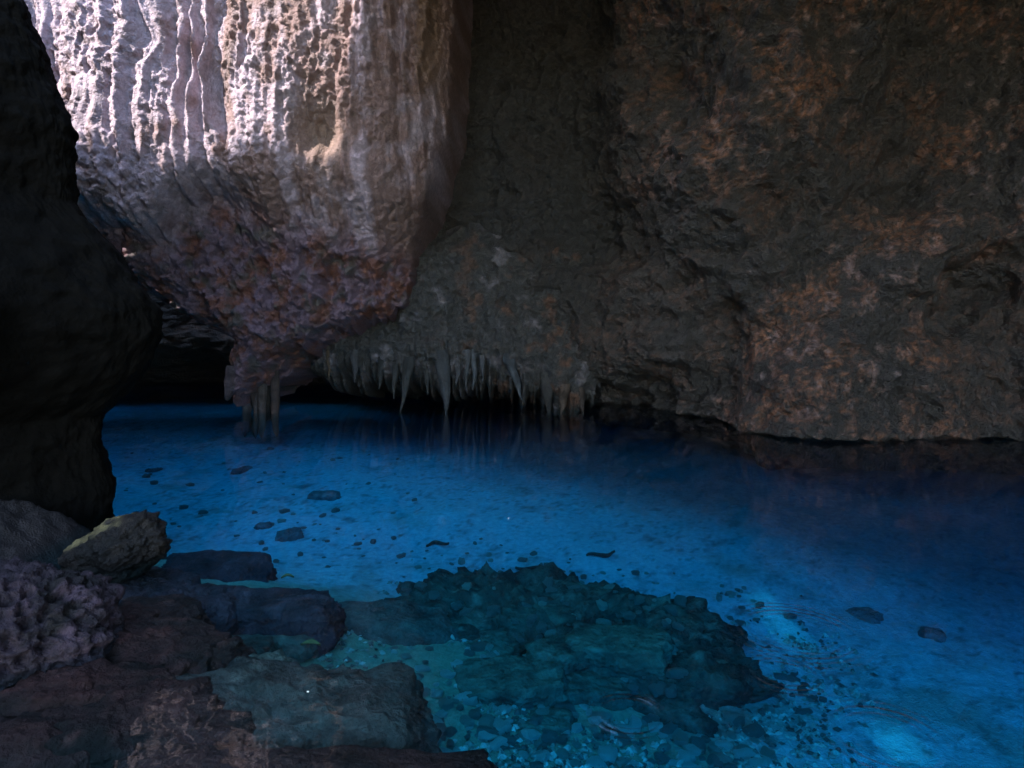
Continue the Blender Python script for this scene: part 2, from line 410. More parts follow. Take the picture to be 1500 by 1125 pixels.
for c, hl, hw in cr: ok &= ~((np.abs(fy - c[1]) < hl) & (np.abs(fz - c[2]) < hw))
o = link('sun_blocker', mesh_np('sun_blocker', V, f[ok], np.tile([[0.16, 0.14, 0.12]], (len(V), 1))), M_WALL); tag(o, 'unseen rock sheet added to keep direct sun off the pool', kind='structure')

# ------------------------------------------------------------------ flowstone mass at the upper left
fs = empty('flowstone_column', (-5.0, 12.3, 0.0))
tag(fs, 'massive pale flowstone column with draped folds, sunlit above, tapering to a point over the water', 'flowstone', kind='thing')
YP = 12.0
nu, nv = 560, 600
uu = np.linspace(-120, 720, nu); vv = np.linspace(-330, 600, nv)
U, Vv = np.meshgrid(uu, vv); U = U.ravel(); Vv = Vv.ravel()
X = (U - 750) / 1000 * YP; Z = CAM_H + (HOR - Vv) / 1000 * YP
P0 = np.c_[X, np.zeros_like(X), Z]
jit = (7 + 14 * sst(420, 470, Vv)) * fbm(P0 * 2.2, 3, off=101)
rv = [-330, 0, 100, 180, 225, 260, 300, 350, 400, 445, 455, 470, 490, 510, 530, 545, 560, 585, 600]
ru = [690, 663, 660, 655, 640, 634, 620, 601, 593, 586, 574, 548, 505, 470, 425, 405, 385, 350, 338]
Vj = Vv + sst(400, 450, Vv) * (26 * fbm(np.c_[X * 2.6, 0 * X, 0 * X], 3, off=105) + 10 * fbm(np.c_[X * 9, 0 * X, 0 * X], 2, off=106))
lv = [-330, 200, 345, 400, 430, 460, 480, 500, 540, 585, 600]
lu = [-300, -200, 20, 130, 190, 240, 280, 318, 320, 328, 332]
ur = np.interp(Vj, rv, ru) + jit * 0.6; ul = np.interp(Vv, lv, lu) + jit
de = np.minimum(ur - U, (U - ul) * 1.0)
inside = de
wob = 22 * fbm(np.c_[X * 0.5, Z * 0, Z * 0.45], 3, off=111) + 5 * fbm(np.c_[X * 1.6, Z * 0, Z * 0.9], 2, off=112)
fl = U + wob                                                   # flow-line coordinate
bulge = 1.35 * (1 - np.exp(-np.clip(de, 0, None) / 55.0))
# lower edge of the bulging upper lobe
vb = np.interp(U, [-120, 100, 150, 200, 240, 280, 300, 330, 380, 430, 470, 540, 600, 650, 720], [230, 262, 285, 290, 312, 305, 268, 252, 262, 282, 290, 300, 330, 350, 360])
vb = vb + 28 + 30 * fbm(np.c_[X * 2.2, 0 * X, 0 * X], 3, off=121) + 9 * fbm(np.c_[X * 7, 0 * X, Z], 2, off=122)
up = sst(34 + 40 * sst(380, 480, U), -22 - 50 * sst(380, 480, U), Vv - vb)
fwd = 0.75 * up + 0.10 * up * bump1(Vv - vb, -60, 60)
low = np.clip((Vv - vb) / 170, 0, 1.3)
fwd -= 0.5 * low ** 1.15
fwd += 0.85 * bump1(U, 345, 60) * sst(400, 520, Vv)             # the tapering point comes forward again
# broad columns
fwd += 0.38 * bump1(U, 225, 75) + 0.30 * bump1(U, 440, 70) + 0.24 * bump1(U, 560, 45) + 0.16 * bump1(U, 625, 22) * up
fwd += 0.30 * bump1(U, 60, 60)
zr = Z.reshape(nv, nu)[:, 0]
def along(f_, octs, off, c):
    """noise that changes with height only, one value per row"""
    return np.repeat(fbm(np.c_[0 * zr + c, 0 * zr, zr * f_], octs, off=off), nu)
# deep folds
mfold = sst(300, 120, Vv)
for c, wd, dp in ((306, 6, 0.22), (322, 7, 0.34), (343, 6, 0.30), (366, 9, 0.36), (148, 8, 0.16), (508, 5, 0.14), (534, 5, 0.18), (548, 4, 0.12), (572, 5, 0.16), (598, 6, 0.22), (618, 5, 0.16), (640, 9, 0.22)):
    fade = sst(c * 0 + 320 - 90 * (wd % 3), 60, Vv) if c > 500 else sst(300, 170, Vv)
    fwd -= dp * (0.55 + 1.1 * along(0.8, 2, 17, c)) * bump1(fl + 14 * along(0.7, 3, c * 0.13, c), c, wd) * fade
for c, wd, dp in ((314, 4, 0.16), (333, 4, 0.2), (354, 4, 0.22), (541, 3, 0.10), (606, 3, 0.14), (628, 3, 0.12), (655, 4, 0.12)):
    q_ = fl + 16 * along(0.9, 3, c * 0.1, c)
    fwd += dp * (0.5 + 1.3 * along(1.3, 2, 7, c)) * bump1(q_, c, wd * (1 + 0.6 * along(0.8, 1, 0, c))) * sst(330, 150, Vv)
# scooped smooth hollow on the front
fwd -= 0.32 * bump1(U, 497, 34) * bump1(Vv, 222, 36)
# small fluting, irregular in strength
am = sst(-0.25, 0.45, fbm(P0 * 0.8, 3, off=131))
flute = fbm(np.c_[fl * 0.085, 0 * X, Z * 0.35], 3, off=141, ridged=True)
fwd += (0.02 + 0.075 * am) * flute * (0.5 + 0.5 * sst(480, 250, Vv))
fwd += 0.13 * fbm(np.c_[(fl + 18 * fbm(P0 * 0.9, 3, off=146)) * 0.036, 0 * X, Z * 0.22], 2, off=145, ridged=True) * sst(430, 250, Vv)        # broad uneven drapes
flute2 = fbm(np.c_[fl * 0.22, 0 * X, Z * 0.8], 2, off=151, ridged=True)
fwd += 0.028 * flute2 * sst(-0.2, 0.3, fbm(P0 * 1.3, 2, off=161))
# lumps in the lower half, popcorn and pits, all laid over the big form
P1 = np.c_[X, 13.0 - bulge - fwd, Z]
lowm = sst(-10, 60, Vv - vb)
fwd += lowm * (0.40 * fbm(P1 * np.array([1.6, 1.3, 1.0]), 4, off=171) + 0.26 * fbm(P1 * np.array([3.6, 3, 1.8]), 4, off=181, ridged=True) + 0.09 * fbm(P1 * 9, 3, off=183))
P1 = np.c_[X, 13.0 - bulge - fwd, Z]
W1 = P1 + 0.10 * np.c_[fbm(P1 * 4, 3, off=194), fbm(P1 * 4, 3, off=195), fbm(P1 * 4, 3, off=196)] + 0.05 * np.c_[fbm(P1 * 14, 2, off=197), 0 * X, fbm(P1 * 14, 2, off=198)]
pc = worley(W1 * np.array([9, 9, 7])); pc2 = worley(W1 * np.array([4.6, 4.6, 3.0]) + 5) + 0.16 * fbm(P1 * 1.7, 3, off=199)
rg = sst(-0.6, 0.15, fbm(P1 * 1.1, 3, off=191)) * (1 - 0.8 * bump1(U, 497, 38) * bump1(Vv, 225, 42)) * (1 - 0.4 * bump1(U, 335, 28) * sst(330, 200, Vv))
sz_ = sst(-0.3, 0.4, fbm(P1 * 0.9, 2, off=193))
fwd += rg * (0.10 * (0.5 - pc) * (0.2 + 1.3 * sz_) - 0.26 * np.clip(0.34 - pc2, 0, 1)) + 0.12 * rg * fbm(P1 * 6, 4, gain=0.65, off=201) + 0.015 * fbm(P1 * 30, 2, off=211)
Y = 13.0 - bulge - fwd
Y += 2.2 * sst(2, -22, de)                                     # turns back at its outline
Y -= 0.5 * sst(120, -60, U)
V = np.c_[X, Y, Z]
surfY = Y.reshape(nv, nu).copy()
def flow_y(px, py):
    return float(surfY[int(np.clip((py + 330) / 930 * (nv_f - 1), 0, nv_f - 1)), int(np.clip((px + 120) / 840 * (nu_f - 1), 0, nu_f - 1))])
nu_f, nv_f = nu, nv
keep = inside > -26
F = grid_faces(nu, nv, True); F = F[keep[F].all(1)]
# colour: pale limestone with brown stains along the flow lines, rusty below, where shade is painted in as dark violet
n1 = fbm(np.c_[fl * 0.03, 0 * X, Z * 0.5], 4, off=221); n2 = fbm(P1 * 2.6, 4, off=231); n3 = fbm(P1 * 9, 3, off=241)
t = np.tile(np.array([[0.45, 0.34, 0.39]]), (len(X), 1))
stain_shade = sst(0.0, 0.4, n1 + 0.6 * n2 + 0.32 * sst(320, 420, U) - 0.15 * sst(330, 250, U))  # brown flow stains, strengthened on the right to paint that side dimmer
t = mixc(t, (0.22, 0.125, 0.105), stain_shade * 0.88)
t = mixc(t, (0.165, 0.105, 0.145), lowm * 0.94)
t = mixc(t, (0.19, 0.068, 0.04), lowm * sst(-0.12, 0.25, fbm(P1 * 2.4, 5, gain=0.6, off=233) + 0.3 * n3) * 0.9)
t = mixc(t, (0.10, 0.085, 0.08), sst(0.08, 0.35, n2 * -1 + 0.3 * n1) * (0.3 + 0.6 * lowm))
t = mixc(t, (0.22, 0.13, 0.09), sst(612, 625, U) * sst(656, 640, U) * sst(180, 120, Vv) * 0.8)
t = mixc(t, (0.22, 0.14, 0.10), bump1(U, 497, 32) * bump1(Vv, 224, 38) * 0.8)
t = mixc(t, (0.12, 0.075, 0.055), np.clip(0.36 - pc2, 0, 1) * 2.2 * rg)
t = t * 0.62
V[:, :] -= np.array(fs.location)
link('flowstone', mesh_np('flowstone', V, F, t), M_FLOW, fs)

# ------------------------------------------------------------------ hanging rock shelf right of the flowstone
sh = empty('rock_shelf', (0.0, 12.4, 0.0))
tag(sh, 'dark hanging rock shelf fringed with stalactites, right of the pale flowstone', 'rock shelf', kind='thing')
YP = 12.0
nu, nv = 300, 260
uu = np.linspace(400, 930, nu); vv = np.linspace(230, 625, nv)
U, Vv = np.meshgrid(uu, vv); U = U.ravel(); Vv = Vv.ravel()
X = (U - 750) / 1000 * YP; Z = CAM_H + (HOR - Vv) / 1000 * YP
P0 = np.c_[X, 0 * X, Z]
lowv = np.interp(U, [400, 430, 480, 520, 560, 600, 640, 690, 740, 790, 820, 850, 880, 900, 930], [520, 552, 568, 562, 572, 568, 580, 566, 580, 585, 615, 618, 585, 545, 500])
lowv = lowv + 14 * fbm(np.c_[X * 2.5, 0 * X, 0 * X], 3, off=301) + 34 * np.clip(fbm(np.c_[X * 4.5, 0 * X, 0.15 * Z], 2, off=305, ridged=True) - 0.35, 0, 1) + 12 * np.clip(fbm(np.c_[X * 11, 0 * X, 0.5 * Z], 2, off=306, ridged=True), 0, 1)
topv = np.interp(U, [400, 560, 600, 680, 760, 830, 930], [420, 400, 330, 300, 330, 330, 400]) + 16 * fbm(np.c_[X * 1.5, 0 * X, 3 + 0 * X], 3, off=302)
de = np.minimum(np.minimum(lowv - Vv, (Vv - topv) * 0.6), np.minimum(U - 405, (895 + 12 * fbm(P0 * 2, 2, off=303) - U)))
Y = 13.9 - 1.0 * (1 - np.exp(-np.clip(de, 0, None) / 40)) + 1.8 * sst(3, -25, de)
Y -= 0.35 * fbm(P0 * 0.9, 3, off=311) + 0.22 * fbm(P0 * 2.4, 4, off=321, ridged=True) + 0.09 * fbm(P0 * 7, 3, off=331) + 0.03 * fbm(P0 * 19, 2, off=341)
Y -= 0.3 * sst(470, 520, Vv) * sst(560, 620, U)
Y += 0.10 * np.clip(0.45 - worley(np.c_[X * 4, 0 * X, Z * 4]), 0, 1)
ledY = Y.reshape(nv, nu).copy()
F = grid_faces(nu, nv, True); F = F[(de > -26)[F].all(1)]
n2 = fbm(P0 * 1.8, 4, off=351); n3 = fbm(P0 * 6, 3, off=361)
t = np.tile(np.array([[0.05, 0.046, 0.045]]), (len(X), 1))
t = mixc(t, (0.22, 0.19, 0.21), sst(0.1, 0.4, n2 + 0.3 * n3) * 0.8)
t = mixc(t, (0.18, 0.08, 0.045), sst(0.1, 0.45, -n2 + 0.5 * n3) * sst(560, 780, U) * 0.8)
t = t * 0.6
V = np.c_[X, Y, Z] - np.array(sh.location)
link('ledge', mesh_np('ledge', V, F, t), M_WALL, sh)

def stalactite(name, base, length, r0, mat, parent, seed, lean=(0, 0), tint=(0.2, 0.18, 0.18), flat=1.0, blunt=0.0, rings=30, segs=16, root=True):
    """tapering hanging rock, base at its root (world), hanging down"""
    h = np.linspace(0, 1, rings); a = np.linspace(0, 2 * math.pi, segs, endpoint=False)
    H, A = np.meshgrid(h, a, indexing='ij'); H = H.ravel(); A = A.ravel()
    r = r0 * ((1 - H) ** (0.75 + 0.35 * ((seed * 0.37) % 1)) * (1 - blunt) + blunt * np.sqrt(np.clip(1 - H ** 4, 0, 1))) + 0.008
    Q = np.c_[np.cos(A) * 1.2, np.sin(A) * 1.2, H * length * 3.0] + seed * 5.1
    r = r * sst(-0.45, 0.25, H) if root else r
    r = r * (1 + 0.35 * fbm(Q, 3) + 0.2 * fbm(Q * np.array([2.5, 2.5, 0.6]), 2, off=7))
    cxx = lean[0] * H ** 1.3 + 0.07 * length * H * gnoise(np.c_[H * 2.5, 0 * H, 0 * H] + seed)
    cyy = lean[1] * H
    V = np.c_[np.cos(A) * r + cxx, np.sin(A) * r * flat + cyy, -H * length]
    i = np.arange(rings * segs).reshape(rings, segs); j = np.roll(i, -1, 1)
    F = np.stack([i[:-1].ravel(), i[1:].ravel(), j[1:].ravel(), j[:-1].ravel()], 1)
    V = np.vstack([V, [[lean[0], lean[1], -length * 1.01]]]); k = len(V) - 1
    V = V + np.array(base) - np.array(parent.location)
    tip = np.stack([i[-1], np.full(segs, k), j[-1], j[-1]], 1)
    tint = np.array(tint) * 0.2
    tn = mixc(np.tile(np.array([tint]), (len(V), 1)), np.array(tint) * 0.45, sst(-0.1, 0.3, fbm(V * 5, 3, off=seed)))
    me = bpy.data.meshes.new(name)
    me.from_pydata([tuple(q) for q in V], [], [tuple(q) for q in F] + [(int(q[0]), k, int(q[2])) for q in tip])
    me.polygons.foreach_set('use_smooth', np.ones(len(me.polygons), bool))
    at = me.attributes.new('tint', 'FLOAT_COLOR', 'POINT')
    at.data.foreach_set('color', np.c_[np.clip(tn, 0, 1), np.ones(len(V))].astype(np.float32).ravel())
    return link(name, me, mat, parent)

def at(px, py, y):
    return np.array([(px - 750) / 1000 * y, y, CAM_H + (HOR - py) / 1000 * y])

def hang(px, p0, p1, y, rpx, parent, seed, mat=M_FLOW, lean=0.0, **kw):
    b = at(px, p0, y); e = at(px, p1, y)
    return stalactite('stalactite', b, b[2] - e[2], rpx / 1000 * y, mat, parent, seed, (lean / 1000 * y, 0), **kw)

# fringe of the shelf
for k, (px, p0, p1, r, ln_, tn) in enumerate([(648, 520, 606, 19, 8, (0.16, 0.17, 0.19)), (600, 530, 606, 13, -14, (0.10, 0.10, 0.10)), (684, 520, 562, 9, -2, (0.24, 0.25, 0.28)), (694, 515, 568, 8, 0, (0.24, 0.26, 0.3)),
        (706, 525, 556, 6, 2, (0.22, 0.22, 0.25)), (672, 530, 560, 8, -3, (0.2, 0.2, 0.22)), (745, 525, 582, 14, 20, (0.24, 0.27, 0.32)), (732, 495, 545, 6, 16, (0.3, 0.32, 0.36)), (800, 560, 628, 16, 6, (0.14, 0.13, 0.13)), (828, 570, 624, 13, -6, (0.24, 0.16, 0.12)),
        (560, 530, 566, 10, -4, (0.1, 0.1, 0.1)), (580, 540, 580, 8, -4, (0.1, 0.1, 0.1)), (625, 545, 575, 7, 2, (0.1, 0.1, 0.1)), (520, 520, 556, 9, 0, (0.18, 0.18, 0.2)), (482, 520, 552, 6, 0, (0.30, 0.2, 0.13)), (770, 555, 590, 9, -4, (0.14, 0.13, 0.13)), (850, 575, 612, 10, 4, (0.18, 0.12, 0.1))]):
    y = float(ledY[int(np.clip((p0 - 8 - 230) / 395 * 259, 0, 259)), int(np.clip((px - 400) / 530 * 299, 0, 299))])
    hang(px, p0 - 8, min(p1, 606) + 4, min(y + 0.06, 13.6), r * 0.75, sh, k + 1, M_FLOW, ln_, tint=tn)
# pointed end of the flowstone, its drips and the column feet standing in the water
for k, (px, p0, p1, y, r, ln_, bl, tn) in enumerate([(347, 455, 552, 11.75, 24, -4, 0.15, (0.50, 0.40, 0.38)), (322, 505, 558, 11.85, 9, -2, 0.1, (0.40, 0.26, 0.16)), (344, 535, 587, 11.7, 13, -10, 0.45, (0.46, 0.30, 0.24)), (352, 500, 562, 11.6, 12, 0, 0.1, (0.55, 0.48, 0.48)),
        (385, 420, 618, 12.9, 34, 0, 0.7, (0.10, 0.085, 0.08)), (425, 430, 530, 12.0, 17, -4, 0.25, (0.44, 0.27, 0.2)), (360, 535, 640, 12.7, 7, 0, 0.85, (0.32, 0.3, 0.36)), (375, 535, 642, 12.65, 6, 0, 0.9, (0.36, 0.26, 0.25)), (384, 540, 642, 12.62, 6, 0, 0.9, (0.36, 0.28, 0.27)), (403, 535, 640, 12.6, 6, 0, 0.9, (0.30, 0.2, 0.18)),
        (460, 440, 522, 12.2, 14, 0, 0.2, (0.24, 0.16, 0.13)), (500, 430, 490, 12.1, 12, 0, 0.2, (0.34, 0.19, 0.13)), (582, 380, 462, 11.9, 10, 3, 0.2, (0.48, 0.32, 0.27)), (270, 430, 478, 12.1, 12, 8, 0.2, (0.34, 0.25, 0.25)), (245, 290, 345, 11.0, 9, -2, 0.1, (0.5, 0.4, 0.36)), (262, 285, 335, 11.0, 8, -3, 0.1, (0.5, 0.42, 0.4)), (222, 285, 330, 11.0, 8, 2, 0.1, (0.55, 0.46, 0.44))]):
    if k not in (4, 6, 7, 8, 9): y = min(flow_y(px, p0) + 0.10, 13.0)
    if k >= 10 or k in (0, 1, 3, 5): continue
    if k < 4: tn = (0.38, 0.27, 0.30)
    hang(px, p0, p1, y, r, fs, 40 + k, M_FLOW, ln_, tint=tn, blunt=bl, root=bl < 0.5)

# ------------------------------------------------------------------ boulders and slabs
def rock_mesh(name, dims, seed, sub=5, box=0.55, amp=0.22, freq=1.0, strat=0.0, tints=((0.2, 0.16, 0.13), (0.08, 0.06, 0.05)), rough=0.03, pits=0.0, crag=0.0, cap=None, smooth=True):
    bm = bmesh.new(); bmesh.ops.create_icosphere(bm, subdivisions=sub, radius=1.0)
    V = np.array([q.co[:] for q in bm.verts]); F = np.array([[q.index for q in f.verts] for f in bm.faces]); bm.free()
    n = V.copy()
    # push towards a box so that the rock has faces and corners
    mxx = np.abs(V).max(1)[:, None]; V = V * (1 - box) + V / mxx * box * 0.85
    V = V * (1 + amp * fbm(n * 1.1 * freq, 3, off=seed * 3.3)[:, None] + amp * 0.5 * fbm(n * 2.6 * freq, 3, off=seed * 7.7, ridged=True)[:, None])
    V = V * np.array(dims)
    d = rough * fbm(V * 6 + seed, 4) + rough * 0.5 * fbm(V * 18 + seed, 3)
    if pits: d -= pits * np.clip(0.5 - worley(V * 13 + seed), 0, 1) + 0.5 * pits * np.clip(0.5 - worley(V * 27 + seed), 0, 1)
    if crag: d += crag * fbm(V * 9 + seed, 4, ridged=True)
    if strat: d += strat * np.sign(np.sin(V[:, 2] * 60 + 4 * fbm(V * 2.0 + seed, 2))) * 0.5
    V = V + n * d[:, None]
    k = fbm(V * 3.0 + seed * 2, 4); t = mixc(np.tile(np.array([tints[0]]), (len(V), 1)), tints[1], sst(-0.15, 0.35, k))
    if cap is not None: t = mixc(t, cap, sst(0.72, 1.05, n[:, 2] + 0.3 * n[:, 1] - 0.25 * n[:, 0] + 0.35 * fbm(V * 8 + seed, 3)))  # rim light painted on the upper rear side
    if pits: t = t * (1 - 0.8 * np.clip(1 - 2.2 * worley(V * 13 + seed), 0, 1))[:, None]  # shade of the pits painted into the tint
    if len(tints) > 2: t = mixc(t, tints[2], sst(0.1, 0.4, fbm(V * 7 + seed, 3)))
    return mesh_np(name, V, F, t * 0.7, smooth)

def rock(name, loc, dims, seed, label, cat='rock', mat=M_SLAB, rot=(0, 0, 0), group=None, **kw):
    o = link(name, rock_mesh(name, dims, seed, **kw), mat); o.location = loc; o.rotation_euler = rot
    return tag(o, label, cat, group, 'thing')

BR = ((0.052, 0.016, 0.014), (0.018, 0.008, 0.007), (0.085, 0.027, 0.023))
PU = ((0.085, 0.038, 0.05), (0.036, 0.02, 0.025), (0.12, 0.055, 0.07))
GY = ((0.15, 0.125, 0.10), (0.065, 0.055, 0.045), (0.20, 0.17, 0.13))
# rocks that break the surface
x, y, _ = pix(150, 822); rock('boulder', (x + 0.02, y + 0.12, 0.02), (0.32, 0.23, 0.19), 3, 'small dark boulder with rim light painted along its top, beside the black rock wall', 'boulder', M_BOUL, (0.05, -0.42, 0.25), sub=6, box=0.3, amp=0.32, rough=0.04, crag=0.035,
     cap=(0.20, 0.155, 0.07), tints=((0.012, 0.009, 0.008), (0.008, 0.007, 0.006), (0.022, 0.016, 0.013)))
x, y, _ = pix(40, 960); rock('boulder', (x - 0.22, y + 0.20, -0.04), (0.50, 0.42, 0.36), 8, 'pitted purplish boulder at the lower left, rising from the water', 'boulder', M_BOUL, (0.1, 0.32, 0.2), sub=6, box=0.35, amp=0.2, rough=0.06, pits=0.24, crag=0.03,
     tints=((0.034, 0.021, 0.030), (0.009, 0.007, 0.008), (0.07, 0.043, 0.06)))
# submerged slabs, one by one: pixel centre, depth of the top, half sizes, turn
def sub_rock(px, py, top, dims, seed, label, rz=0.0, tilt=(0, 0), tints=GY, name='rock_slab', **kw):
    x, y, _ = pix(px, py, -top)
    return rock(name, (x, y, -top - dims[2] * 0.8), dims, seed, label, 'rock', M_SLAB, (tilt[0], tilt[1], rz), tints=tints, **kw)
sub_rock(415, 1025, 0.22, (0.70, 0.42, 0.26), 11, 'large grey-brown sunken slab in the foreground, left of the cobbles', 0.10, (0.0, 0.05), ((0.085, 0.068, 0.06), (0.036, 0.03, 0.027), (0.13, 0.095, 0.08)), sub=6, box=0.5, amp=0.3, rough=0.05, strat=0.008, crag=0.02)
sub_rock(375, 876, 0.30, (0.62, 0.24, 0.22), 12, 'long narrow purple-brown sunken slab with a pointed right end', 0.06, (0, 0.03), PU, box=0.7, amp=0.2, rough=0.03, strat=0.008)
sub_rock(385, 918, 0.48, (0.46, 0.24, 0.20), 13, 'flat grey sunken slab under the long narrow purple-brown one', -0.05, (0, 0.02), GY, box=0.7, amp=0.22, rough=0.03)
sub_rock(305, 822, 0.42, (0.56, 0.34, 0.26), 14, 'low rounded dark sunken rock right of the boulder with the painted rim light', 0.0, (0, 0), PU, box=0.3, amp=0.2)
sub_rock(215, 848, 0.22, (0.42, 0.26, 0.2), 15, 'flat dark sunken rock at the foot of the boulder with the painted rim light', -0.1, (0, 0.03), PU, box=0.5, amp=0.2)
sub_rock(228, 890, 0.16, (0.32, 0.24, 0.2), 16, 'reddish sunken rock between the pitted boulder and the long slab', 0.2, (0, 0.05), BR, box=0.3, amp=0.22)
sub_rock(222, 935, 0.09, (0.44, 0.30, 0.2), 17, 'red-brown rock just under the surface right of the pitted boulder', -0.2, (0, 0.04), BR, sub=6, box=0.35, amp=0.25)
sub_rock(190, 1030, 0.10, (0.42, 0.30, 0.22), 18, 'brown shallow rock carrying the rippled violet reflection', 0.3, (0, 0.05), BR, sub=6, box=0.35, amp=0.25)
sub_rock(60, 1060, 0.12, (0.42, 0.34, 0.25), 19, 'dark brown sunken rock in the lower left corner', 0.0, (0, 0), BR, box=0.35, amp=0.22)
sub_rock(305, 885, 0.26, (0.20, 0.17, 0.16), 20, 'small bluish sunken rock at the left end of the long slab', 0.2, (0, 0), PU, box=0.3, amp=0.22)
sub_rock(325, 945, 0.40, (0.34, 0.16, 0.16), 21, 'thin tilted sunken slab behind the large foreground slab', 0.15, (0, 0.08), GY, box=0.7, amp=0.2)
sub_rock(450, 1122, 0.16, (0.80, 0.14, 0.12), 22, 'long reddish rock ledge along the bottom edge', -0.03, (0, 0.01), BR, box=0.7, amp=0.25)
sub_rock(560, 905, 0.66, (0.62, 0.44, 0.2), 23, 'broad low murky rock beside the reef, right of the long slab', -0.15, (0, 0), GY, box=0.25, amp=0.2)
# the reef mound and the slabs on it
rx, ry, _ = pix(830, 925, -0.85)
reef = rock('reef_rock', (rx, ry, -1.32), (1.55, 0.80, 0.58), 31, 'broad dark sunken reef in the lower middle with a steep right edge', 'reef', M_SLAB, (0.06, 0.03, -0.42), sub=7, box=0.6, amp=0.42, freq=1.3, rough=0.13, crag=0.06,
     tints=((0.10, 0.095, 0.068), (0.04, 0.037, 0.028), (0.19, 0.18, 0.13)))
for k, (px, py, top, dm, rz, lb) in enumerate([
        (865, 870, 0.70, (0.55, 0.22, 0.16), -0.3, 'brown slab crowning the far rim of the dark reef'),
        (745, 985, 0.72, (0.42, 0.26, 0.16), 0.2, 'pale teal slab over a black hollow in front of the reef'),
        (905, 935, 0.66, (0.40, 0.24, 0.14), -0.2, 'slab jutting over the dark hollow at the right of the reef'),
        (790, 895, 0.68, (0.32, 0.18, 0.10), 0.1, 'light teal slab lying in the middle of the reef top'),
        (650, 925, 0.74, (0.30, 0.20, 0.12), 0.3, 'squat rock at the left end of the reef'),
        (770, 1050, 0.85, (0.34, 0.16, 0.10), -0.05, 'flat stone below the pale teal slab near the bottom edge'),
        (690, 905, 0.72, (0.24, 0.14, 0.10), -0.2, 'small dark slab on the left part of the reef'),
        (1040, 985, 1.15, (0.34, 0.30, 0.2), 0.4, 'rock standing in for the shadow at the right foot of the reef'),  # put in where the reef's right side only has shadow
        (600, 880, 0.75, (0.26, 0.13, 0.09), 0.1, 'thin slab at the far left of the reef'),
        (960, 900, 0.74, (0.40, 0.26, 0.22), -0.9, 'dark steep block at the right corner of the reef'),
        (830, 945, 0.70, (0.34, 0.20, 0.13), 0.5, 'tilted teal slab in the centre of the reef'),
        (720, 940, 0.76, (0.26, 0.18, 0.12), -0.4, 'grey slab wedged on the near side of the reef'),
        (855, 1000, 0.84, (0.36, 0.20, 0.14), 0.15, 'low slab at the near foot of the reef'),
        (620, 960, 0.80, (0.30, 0.16, 0.12), 0.25, 'slab between the reef and the large foreground slab')]):
    sub_rock(px, py, top, dm, 50 + k, lb, rz, (0.04 * math.sin(k), 0.05 * math.cos(k * 2)), ((0.16, 0.16, 0.11), (0.065, 0.062, 0.045), (0.23, 0.22, 0.16)), box=0.65, amp=0.25, rough=0.03, strat=0.006)
for k, (px, py, top, dm, rz, tn, lb) in enumerate([
        (265, 868, 0.24, (0.34, 0.15, 0.09), 0.15, PU, 'flat purple ledge above the small bluish rock'),
        (175, 905, 0.10, (0.24, 0.14, 0.10), -0.3, BR, 'small rust-red ledge touching the pitted boulder'),
        (265, 960, 0.16, (0.34, 0.15, 0.10), 0.25, BR, 'rust-red ledge left of the large foreground slab'),
        (125, 1000, 0.07, (0.36, 0.18, 0.12), 0.1, BR, 'dark rust ledge below the pitted boulder'),
        (250, 1060, 0.15, (0.36, 0.17, 0.10), -0.15, BR, 'brown ledge left of the large slab, near the bottom edge'),
        (340, 995, 0.24, (0.30, 0.16, 0.10), 0.5, GY, 'grey plate lying against the large foreground slab'),
        (450, 895, 0.46, (0.26, 0.13, 0.10), 0.3, PU, 'dark plate under the pointed end of the long slab'),
        (160, 870, 0.18, (0.28, 0.15, 0.10), 0.0, PU, 'purple plate in front of the boulder with the painted rim light')]):
    sub_rock(px, py, top, dm, 120 + k, lb, rz, (0.06 * math.sin(k * 2.1), 0.08 * math.cos(k * 1.7)), tn, box=0.6, amp=0.34, rough=0.05, strat=0.006, crag=0.02)
# lone rocks on the sand
for k, (px, py, dm, lb) in enumerate([
        (475, 728, (0.22, 0.12, 0.07), 'dark lone rock on the blue sand in mid pool'),
        (424, 788, (0.14, 0.10, 0.09), 'dark lumpy rock on the sand behind the green shallows'),
        (355, 690, (0.22, 0.10, 0.05), 'flat dark rock on the sand under the flowstone reflection'),
        (1266, 903, (0.15, 0.10, 0.05), 'lone dark stone on the deep sand at the right'),
        (1365, 932, (0.10, 0.08, 0.05), 'faint dark stone farthest right on the deep sand'),
        (385, 772, (0.10, 0.07, 0.05), 'dark rock left of the lumpy one on the sand'),
        (225, 690, (0.14, 0.07, 0.04), 'flat dark rock on bright blue sand near the black wall')]):
    x, y, _ = pix(px, py, -1.2)
    for _i in range(6):
        zt = float(bed([x], [y])[0]); x, y, _ = pix(px, py, zt)
    rock('rock', (x, y, zt + dm[2] * 0.1), dm, 80 + k, lb, 'rock', M_SLAB, (0, 0, k * 0.7), sub=4, box=0.4, amp=0.3, tints=((0.20, 0.19, 0.17), (0.11, 0.10, 0.09)))

